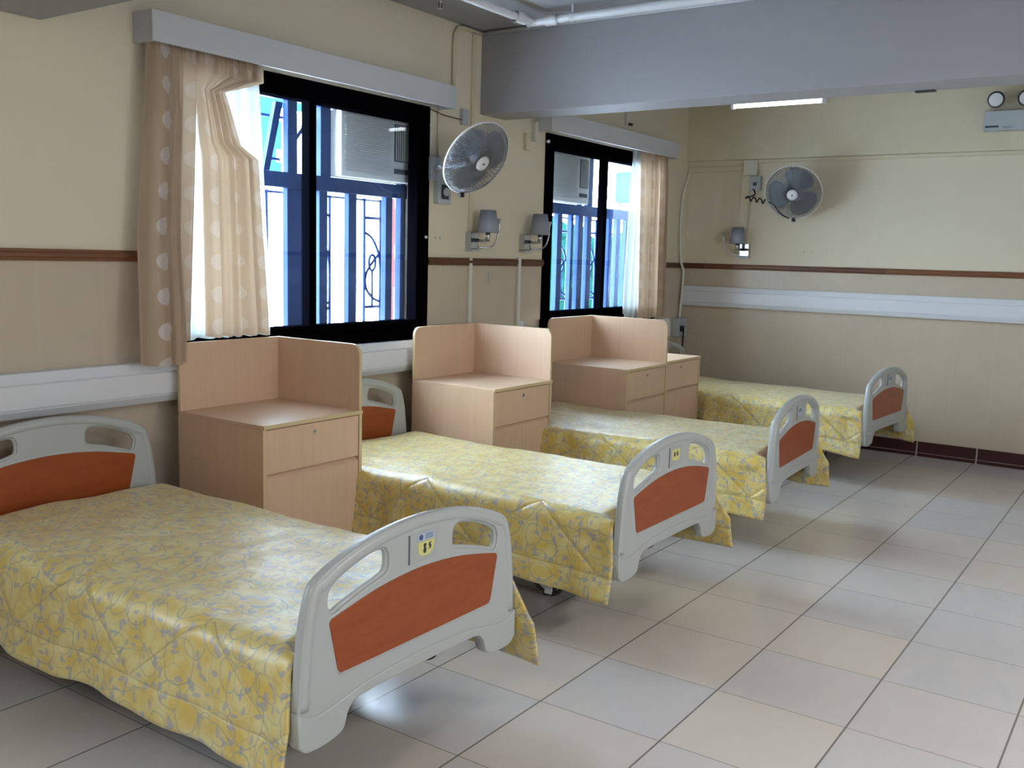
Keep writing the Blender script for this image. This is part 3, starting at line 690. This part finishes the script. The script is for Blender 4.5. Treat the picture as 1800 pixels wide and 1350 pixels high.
# ------------------------------------------------------------------ fans
def fan(loc, nrm, wall, label, spin=0):
    r = thing('wall_fan', label, 'fan', loc, 'round grey wall fans')
    nv_ = Vector(nrm).normalized(); R = .238
    q = nv_.to_track_quat('Z', 'Y').to_matrix().to_4x4()
    def T(o): o.matrix_local = q; return o
    bb = B()
    ring = [(R*math.cos(a*PI/24), R*math.sin(a*PI/24), 0) for a in range(48)]
    bb.tube(ring, .007, 8, closed=True); T(bb.mk('guard_rim', 'fan_cap', r))
    bb = B()
    for k in range(110):
        a = 2*PI*k/110; c, s = math.cos(a), math.sin(a)
        bb.tube([(c*rr, s*rr, z) for rr, z in ((.05, .068), (.10, .066), (.16, .058), (.21, .036), (R, .004))], .0019, 4)
    for rr, z in ((.12, .064), (.19, .047)): bb.tube([(rr*math.cos(a*PI/20), rr*math.sin(a*PI/20), z) for a in range(40)], .0012, 4, closed=True)
    T(bb.mk('front_guard', 'fan_wire', r))
    bb = B()
    for k in range(60):
        a = 2*PI*k/60; c, s = math.cos(a), math.sin(a)
        bb.tube([(c*rr, s*rr, z) for rr, z in ((.06, -.075), (.13, -.072), (.20, -.045), (R, -.004))], .0019, 4)
    bb.tube([(.15*math.cos(a*PI/20), .15*math.sin(a*PI/20), -.068) for a in range(40)], .0012, 4, closed=True)
    T(bb.mk('rear_guard', 'fan_wire', r))
    T(B().lathe([(0, .076), (.030, .076), (.046, .070), (.048, .062), (0, .062)]).mk('guard_cap', 'fan_cap', r))
    T(B().cyl((0, 0, .075), (0, 0, 1), .007, .003, 12).mk('cap_mark', 'ink', r))
    T(B().lathe([(0, .030), (.026, .028), (.032, .015), (.034, -.03), (0, -.03)]).mk('hub', 'fan_grey', r))
    for k in range(3):
        bm = bmesh.new(); g = []
        for i in range(9):
            rr = .03+.185*i/8; row = []
            hw = .45+.45*math.sin(PI*min(1, (i/8)*.75+.12))
            for j in range(9):
                t = j/8-.5; a = 2*PI*k/3+spin+t*2*hw*(.75 if i == 8 else 1)
                row.append(bm.verts.new((rr*math.cos(a), rr*math.sin(a), -.005-.034*t*(1.2-i/16))))
            g.append(row)
        for i in range(8):
            for j in range(8): f = bm.faces.new((g[i][j], g[i+1][j], g[i+1][j+1], g[i][j+1])); f.smooth = True
        me = bpy.data.meshes.new('blade'); bm.to_mesh(me); bm.free(); me.materials.append(M['blade'])
        o = obj('blade', me, r); sd = o.modifiers.new('s', 'SOLIDIFY'); sd.thickness = .003; T(o)
    T(B().lathe([(0, -.185), (.030, -.182), (.055, -.165), (.065, -.12), (.066, -.080), (0, -.078)]).mk('motor_housing', 'fan_grey', r))
    back = nv_*-.13
    wv = Vector(wall)                       # direction from fan to its wall, with distance
    p0 = back; p1 = back+Vector((0, 0, -.10)); p2 = Vector((wv.x, wv.y, p1.z-.02))
    if abs(wv.x) > abs(wv.y): p2.y = p1.y
    else: p2.x = p1.x
    arm = B().tube(smooth_path([p0, p0.lerp(p1, .6), p1, p1.lerp(p2, .5), p2]), .018, 10).mk('arm', 'fan_grey', r)
    if abs(wv.x) > abs(wv.y): B().box((wv.x-.03, p2.y-.05, p2.z-.075), (wv.x, p2.y+.05, p2.z+.075)).mk('wall_bracket', 'fan_grey', r, bevel=.006)
    else: B().box((p2.x-.05, wv.y-.03, p2.z-.075), (p2.x+.05, wv.y, p2.z+.075)).mk('wall_bracket', 'fan_grey', r, bevel=.006)
    e = nv_.orthogonal().normalized()
    low = Vector((0, 0, -1)); low = (low-nv_*low.dot(nv_)).normalized()
    B().box(tuple(low*(R+.004)+Vector((-.02, -.012, -.028))), tuple(low*(R+.004)+Vector((.02, .012, .006)))).mk('guard_clip', 'rubber', r, bevel=.005)
    return r
fan((4.802, -.36, 2.182), (-.13, -.82, -.52), (0, .36), 'grey wall fan tilted down beside the near window', .5)
FAN2 = fan((8.33, -1.128, 2.205), (-.91, -.17, -.44), (.305, 0), 'grey wall fan on the back wall above the wood rail', 1.2)

# ------------------------------------------------------------------ reading lamps
def lamp(loc, n_, right, label, arm_up=.17, arm_out=.20, goose=True):
    """n_ wall normal into the room, right = direction of the gooseneck"""
    r = thing('wall_lamp', label, 'wall lamp', loc, 'grey shaded wall reading lamps')
    n_ = Vector(n_); rt = Vector(right)
    def q(a, b, c): return tuple(rt*a+n_*b+Vector((0, 0, c)))
    B().box(q(-.055, 0, -.06), q(.035, .045, .055)).mk('mount_box', 'chrome', r, bevel=.004)
    B().box(q(-.050, .045, -.012), q(.030, .050, .012)).mk('switch_strip', 'ink', r, bevel=.001)
    B().box(q(-.058, 0, -.075), q(.045, .058, -.062)).mk('tray', 'switch', r, bevel=.002)
    a = B().tube([q(.0, .045, 0.0), q(.015, .09, -.005), q(.028, .125, 0)], .009, 8)
    a.cyl(q(.028, .125, -.008), (0, 0, 1), .016, .075, 16).mk('shade_arm', 'chrome', r)
    B().lathe([(.073, 0), (.076, .002), (.052, .148), (.050, .146), (.072, .001)], q(.028, .125, .052), seg=28).mk('lamp_shade', 'greycloth', r)
    if goose:
        g = B().tube(smooth_path([q(.03, .045, -.045), q(.09, .09, -.048), q(.13, .11, -.02), q(.155, .12, .05), q(.16, .12, .12)]), .006, 8).mk('gooseneck', 'chrome', r)
        B().cyl(q(.16, .12, .115), (0, 0, 1), .008, .035, 14, .017).mk('spot_head', 'fan_grey', g)
    return r
lamp((5.23, 0, 1.695), (0, -1, 0), (1, 0, 0), 'grey shaded reading lamp below the near fan')
lamp((5.865, 0, 1.700), (0, -1, 0), (1, 0, 0), 'grey shaded reading lamp beside the far window frame')
lamp((XB, -.60, 1.71), (-1, 0, 0), (0, 1, 0), 'grey shaded reading lamp with chrome base on the back wall')

# ------------------------------------------------------------------ conduits, boxes, switches
def conduit(name, pts, r, matn, label, sm=False):
    return tag(B().tube(smooth_path(pts) if sm else pts, r, 8).mk(name, matn), label, 'conduit')
tag(B().box((5.200, -.018, 1.73), (5.235, 0, 3.025)).mk('conduit', 'cream', bevel=.003), 'cream vertical conduit passing behind the near fan', 'conduit')
tag(B().box((5.205, -.020, .80), (5.238, 0, 1.58)).mk('conduit', 'ivory', bevel=.003), 'pale vertical conduit dropping from the lamp below the near fan', 'conduit')
tag(B().box((5.782, -.024, .80), (5.815, 0, 1.59)).mk('conduit', 'ivory', bevel=.003), 'pale vertical conduit dropping from the lamp beside the far window', 'conduit')
tag(B().box((5.80, -.030, 1.06), (5.86, 0, 1.125)).mk('switch_plate', 'whitepvc', bevel=.004), 'small white switch at the foot of the second conduit', 'switch')
conduit('conduit', [(5.003, -.014, 2.64), (5.003, -.014, 2.94), (5.01, -.014, 2.99), (5.04, -.014, 3.03), (5.10, -.014, 3.043), (5.294, -.014, 3.043)], .013, 'cream', 'thin cream conduit rounding the ceiling corner near the beam')
conduit('conduit', [(5.296, -.03, 3.043), (5.296, -8.0, 3.043)], .013, 'valance', 'thin pale conduit running along the top of the deep beam')
tag(B().box((5.088, -.03, 2.435), (5.150, 0, 2.535)).mk('junction_box', 'switch', bevel=.003), 'small grey box at the right end of the near pelmet', 'box')
conduit('pull_cord', [(4.775, -.015, 2.49), (4.9, -.02, 2.47), (5.095, -.02, 2.465)], .004, 'dark_gap', 'dark cord from the near window frame to the grey box')
conduit('conduit', [(4.86, -.010, 2.66), (4.86, -.010, 2.10)], .006, 'cream', 'thin cord conduit above the fan switch')
r = thing('fan_switch', 'grey control box with dark dial beside the near fan', 'switch', (4.90, 0, 2.03))
B().box((-.065, -.04, -.115), (.065, 0, .115)).mk('box', 'switch', r, bevel=.004)
B().box((-.035, -.046, -.085), (.035, -.041, .005)).mk('dial_plate', 'ink', r, bevel=.002)
B().cyl((0, -.046, -.040), (0, -1, 0), .026, .012, 20).mk('dial', 'switch', r, bevel=.002)
for x_, z_ in ((4.86, 1.70), (4.905, 1.70)):
    tag(B().cyl((x_, 0, z_), (0, -1, 0), .007, .005, 10).mk('wall_plug', 'switch'), 'small grey screw plug in the wall below the fan switch', 'screw', 'screw plugs below the fan switch')
tag(B().box((5.445, -.003, 1.40), (5.462, 0, 1.47)).mk('wall_mark', 'switch'), 'small grey sticker on the tiles between the two reading lamps', 'sticker')
tag(B().box((5.93, -.035, 2.42), (5.972, 0, 2.56)).mk('junction_box', 'ivory', bevel=.003), 'pale box left of the far pelmet under the beam', 'box')
tag(B().box((5.83, -.03, 2.35), (5.89, 0, 2.47)).mk('junction_box', 'cream', bevel=.003), 'cream box lower left of the far pelmet', 'box')
tag(B().cyl((6.12, -.015, 2.44), (0, -1, 0), .012, .02, 12).mk('window_catch', 'fan_cap'), 'small pale knob at the top left of the far window', 'catch')
# back wall
tag(B().box((XB-.04, -.685, 2.385), (XB, -.555, 2.520)).mk('junction_box', 'ivory', bevel=.004), 'square ivory junction box on the back wall beside the fan', 'box')
tag(B().box((XB-.022, -.553, 2.425), (XB, -.002, 2.47)).mk('conduit', 'cream', bevel=.003), 'cream conduit from the corner to the junction box', 'conduit')
tag(B().box((XB-.03, YR, 2.493), (XB, -.687, 2.523)).mk('conduit', 'cream', bevel=.003), 'long cream conduit under the back wall beam', 'conduit')
tag(B().box((XB-.014, -.622, 1.77), (XB, -.600, 2.384)).mk('conduit', 'cream', bevel=.002), 'cream vertical conduit from the junction box to the back wall lamp', 'conduit')
r = thing('fan_switch', 'grey plate under the ivory box beside the back wall fan', 'switch', (XB, -.665, 2.31))
B().box((-.03, -.06, -.065), (0, .045, .065)).mk('plate', 'switch', r, bevel=.004)
B().box((-.036, -.02, -.02), (-.030, .01, .01)).mk('knob', 'ink', r)
cp = []
for k in range(60):
    t = k/59; a = t*2*PI*3.5
    cp.append((XB-.06-.012*math.cos(a), -.61-.20*t, 2.175-.035*t+.020*math.sin(a)))
cp = [(XB-.035, -.66, 2.26), (XB-.04, -.68, 2.21)]+cp+[(XB-.22, -.92, 2.11), (XB-.27, -1.02, 2.02), (XB-.30, -1.10, 1.985)]
pc = B().tube(smooth_path([tuple(Vector(p)-FAN2.location) for p in cp], 4), .006, 8).mk('power_cord', 'rubber', FAN2)
for y_ in (-1.155, -1.225):
    tag(B().cyl((XB, y_, 1.70), (-1, 0, 0), .008, .006, 10).mk('wall_plug', 'switch'), 'small grey screw plug in the back wall below the fan', 'screw', 'screw plugs below the back wall fan')
# corner cable and socket box
conduit('corner_cable', [(8.60, -.02, 2.43), (8.598, -.018, 2.39), (8.54, -.014, 2.28), (8.49, -.014, 2.15), (8.48, -.014, 1.90), (8.50, -.025, 1.60), (8.545, -.035, 1.50), (8.555, -.03, 1.36), (8.54, -.02, 1.05)], .012, 'ivory', 'pale cable curving down the far corner', True)
r = thing('socket_box', 'pale socket box low in the far corner above the cabinet', 'socket', (8.53, 0, .96))
B().box((-.10, -.07, -.085), (.09, 0, .09)).mk('box', 'switch', r, bevel=.005)
B().box((-.075, -.10, -.035), (-.035, -.071, .02)).mk('plug', 'rubber', r, bevel=.004)
conduit('plug_cable', [(8.475, -.10, .95), (8.40, -.13, .80), (8.36, -.14, .60), (8.35, -.10, .2), (8.35, -.05, .02)], .008, 'rubber', 'black cable dropping from the corner socket box', True)
# wall bracket above the far pelmet
r = thing('wall_bracket', 'small pale bracket with dark tip above the far pelmet', 'bracket', (7.33, 0, 2.76))
B().box((-.02, -.03, -.05), (.02, 0, .06)).mk('plate', 'ivory', r, bevel=.003)
B().cyl((0.01, -.03, -.045), (.3, -1, -.2), .012, .035, 12).mk('tip', 'rubber', r)
# emergency light
r = thing('emergency_light', 'grey emergency light with two round lamps high on the back wall', 'emergency light', (XB-.05, -2.80, 2.745))
B().box((-.09, -.30, -.075), (0, .245, .075)).mk('battery_box', 'switch', r, bevel=.004)
for y_ in (.17, -.045, ):
    l_ = B().lathe([(0, -.03), (.03, -.028), (.056, .0), (.064, .035), (.058, .038), (0, .040)], (-.05, y_, .165), (-1, .05, -.12)).mk('lamp_head', 'steel', r)
    B().cyl((-.088, y_+.002, .160), (-1, .05, -.12), .050, .004, 24).mk('lens', 'fan_cap', l_)
B().box((-.0915, .135, -.052), (-.090, .225, -.038)).prism([(.222, -.058), (.236, -.045), (.222, -.034)], 'yz', -.0915, -.090).mk('dark_logo', 'ink', r)
B().box((-.0912, .03, -.050), (-.090, .115, -.047)).box((-.0912, .04, -.060), (-.090, .10, -.057)).mk('small_print', 'ink_b', r)
# ceiling pipes
r = thing('sprinkler_pipe', 'white sprinkler pipe turning a corner under the ceiling', 'pipe', (0, 0, 0))
B().tube(smooth_path([(XN+.1, -.62, 2.985), (1.0, -.62, 2.985), (4.0, -.62, 2.985), (4.90, -.62, 2.985), (4.965, -.645, 2.985), (4.985, -.70, 2.985), (4.985, -2.0, 2.985), (4.985, -8.4, 2.985)], 6), .024, 12).mk('pipe_run', 'whitepvc', r)
B().lathe([(.032, -.05), (.032, .05)], (4.85, -.62, 2.985), (1, 0, 0)).mk('elbow_collar', 'whitepvc', r)
B().lathe([(.032, -.04), (.032, .04)], (4.985, -.76, 2.985), (0, 1, 0)).mk('elbow_collar', 'whitepvc', r)
for y_ in (-.90, -2.6, -4.6): B().cyl((4.985, y_, 3.0), (0, 0, 1), .007, .06, 10).lathe([(.029, -.012), (.029, .012)], (4.985, y_, 2.985), (0, 1, 0)).mk('hanger', 'whitemetal', r)
r = thing('fire_sprinkler', 'small chrome sprinkler head hanging from the ceiling', 'sprinkler', (4.475, -.325, 3.06))
B().cyl((0, 0, 0), (0, 0, -1), .028, .010, 20).cyl((0, 0, -.01), (0, 0, -1), .010, .03, 12).mk('body', 'chrome', r)
B().cyl((0, 0, -.068), (0, 0, -1), .016, .004, 16).mk('deflector', 'chrome', r)
B().box((-.013, -.002, -.068), (-.010, .002, -.035)).box((.010, -.002, -.068), (.013, .002, -.035)).mk('frame_arms', 'rubber', r)
# fluorescent batten seen under the beam
r = thing('ceiling_lamp', 'lit fluorescent batten glimpsed just under the deep beam', 'ceiling lamp', (6.6, -1.57, 2.668))
B().box((-.03, -.33, .03), (.03, .33, .075)).mk('batten', 'whitemetal', r, bevel=.004)
B().cyl((0, -.31, .010), (0, 1, 0), .014, .62, 16).mk('tube', 'tube', r)
B().box((-.018, .31, -.008), (.018, .33, .03)).box((-.018, -.33, -.008), (.018, -.31, .03)).mk('end_caps', 'whitemetal', r)
B().cyl((0, .22, .075), (0, 0, 1), .006, .317, 8).cyl((0, -.22, .075), (0, 0, 1), .006, .317, 8).mk('hanger', 'whitemetal', r)
tag(B().cyl((8.3, -.35, ZC), (0, 0, -1), .05, .03, 20, .035).mk('ceiling_rose', 'ivory'), 'small round ceiling fitting near the far corner', 'ceiling fitting')

# ------------------------------------------------------------------ outdoors
g = B().box((-60, 1.5, -3.2), (120, 140, -3.0)).mk('outdoor_ground', 'ground'); struct(g)
r = thing('far_building', 'pale blue building beyond the near window', 'building', (27.6, 26, -3))
B().box((-1.35, 0, 7.3), (.75, 6, 14)).mk('wall', 'cyanwall', r)
B().box((-1.3, .1, 0), (.7, 5.9, 7.3)).mk('lower_wall', 'whitewall', r)
bb = B()
for k in range(3): bb.box((-1.0, -.05, 8.0+k*1.6), (.4, 0, 8.5+k*1.6))
bb.mk('windows', 'whitewall', r)
r = thing('pink_building', 'narrow pink banded building at the right edge of the near window', 'building', (33.75, 26, -3))
B().box((-.12, 0, 0), (.2, .6, 7.3)).mk('wall', 'pinkwall', r)
B().box((-.14, -.06, 0), (.22, 0, 3.0)).box((-.14, -.06, 4.3), (.22, 0, 4.9)).box((-.14, -.06, 6.6), (.22, 0, 7.0)).mk('bands', 'whitewall', r)
def tree(x, y, h, rad, label, seed):
    r = thing('tree', label, 'tree', (x, y, -3), 'leafy trees outside the far window')
    B().cyl((0, 0, 0), (0, 0, 1), .25, h*.55, 10, .15).mk('trunk', 'steel', r)
    bm = bmesh.new(); rnd = random.Random(seed)
    for k in range(26):
        c = Vector((rnd.uniform(-1, 1)*rad*.6, rnd.uniform(-1, 1)*rad*.5, h*.62+rnd.uniform(-.5, .5)*h*.62))
        s_ = rad*rnd.uniform(.45, .7)
        res = bmesh.ops.create_icosphere(bm, subdivisions=3, radius=s_)
        for v in res['verts']:
            v.co = v.co*(1+.28*noise.noise(v.co*2.2+Vector((k, seed, 0))))+c
            
    me = bpy.data.meshes.new('crown'); bm.to_mesh(me); bm.free(); me.materials.append(M['foliage'])
    obj('crown', me, r)
for k, (ang, dd, h) in enumerate(((55.3, 37, 5.1), (58.6, 46, 5.6), (62.0, 38, 5.3))):
    ang = math.radians(ang)
    tree(math.sin(ang)*dd, -3.99+math.cos(ang)*dd, h, 2.0, ('leftmost', 'middle', 'rightmost')[k]+' of the three leafy trees seen through the far window', k)
r = thing('water_tank', 'pale cyan round tank on legs in the upper right of the far window', 'water tank', (math.sin(math.radians(62.4))*30, -3.99+math.cos(math.radians(62.4))*30, -3))
B().cyl((0, 0, 6.3), (0, 0, 1), .7, .85, 32).mk('tank', 'cyanwall', r)
for a, c in ((-.4, -.4), (.4, -.4), (-.4, .4), (.4, .4)): B().cyl((a, c, 0), (0, 0, 1), .05, 6.3, 8).mk('leg', 'steel', r)
tag(B().box((5.56, -2.80, 2.519), (5.60, -2.70, 2.527)).mk('soffit_clip', 'ink'), 'small dark clip under the back edge of the deep beam', 'clip')
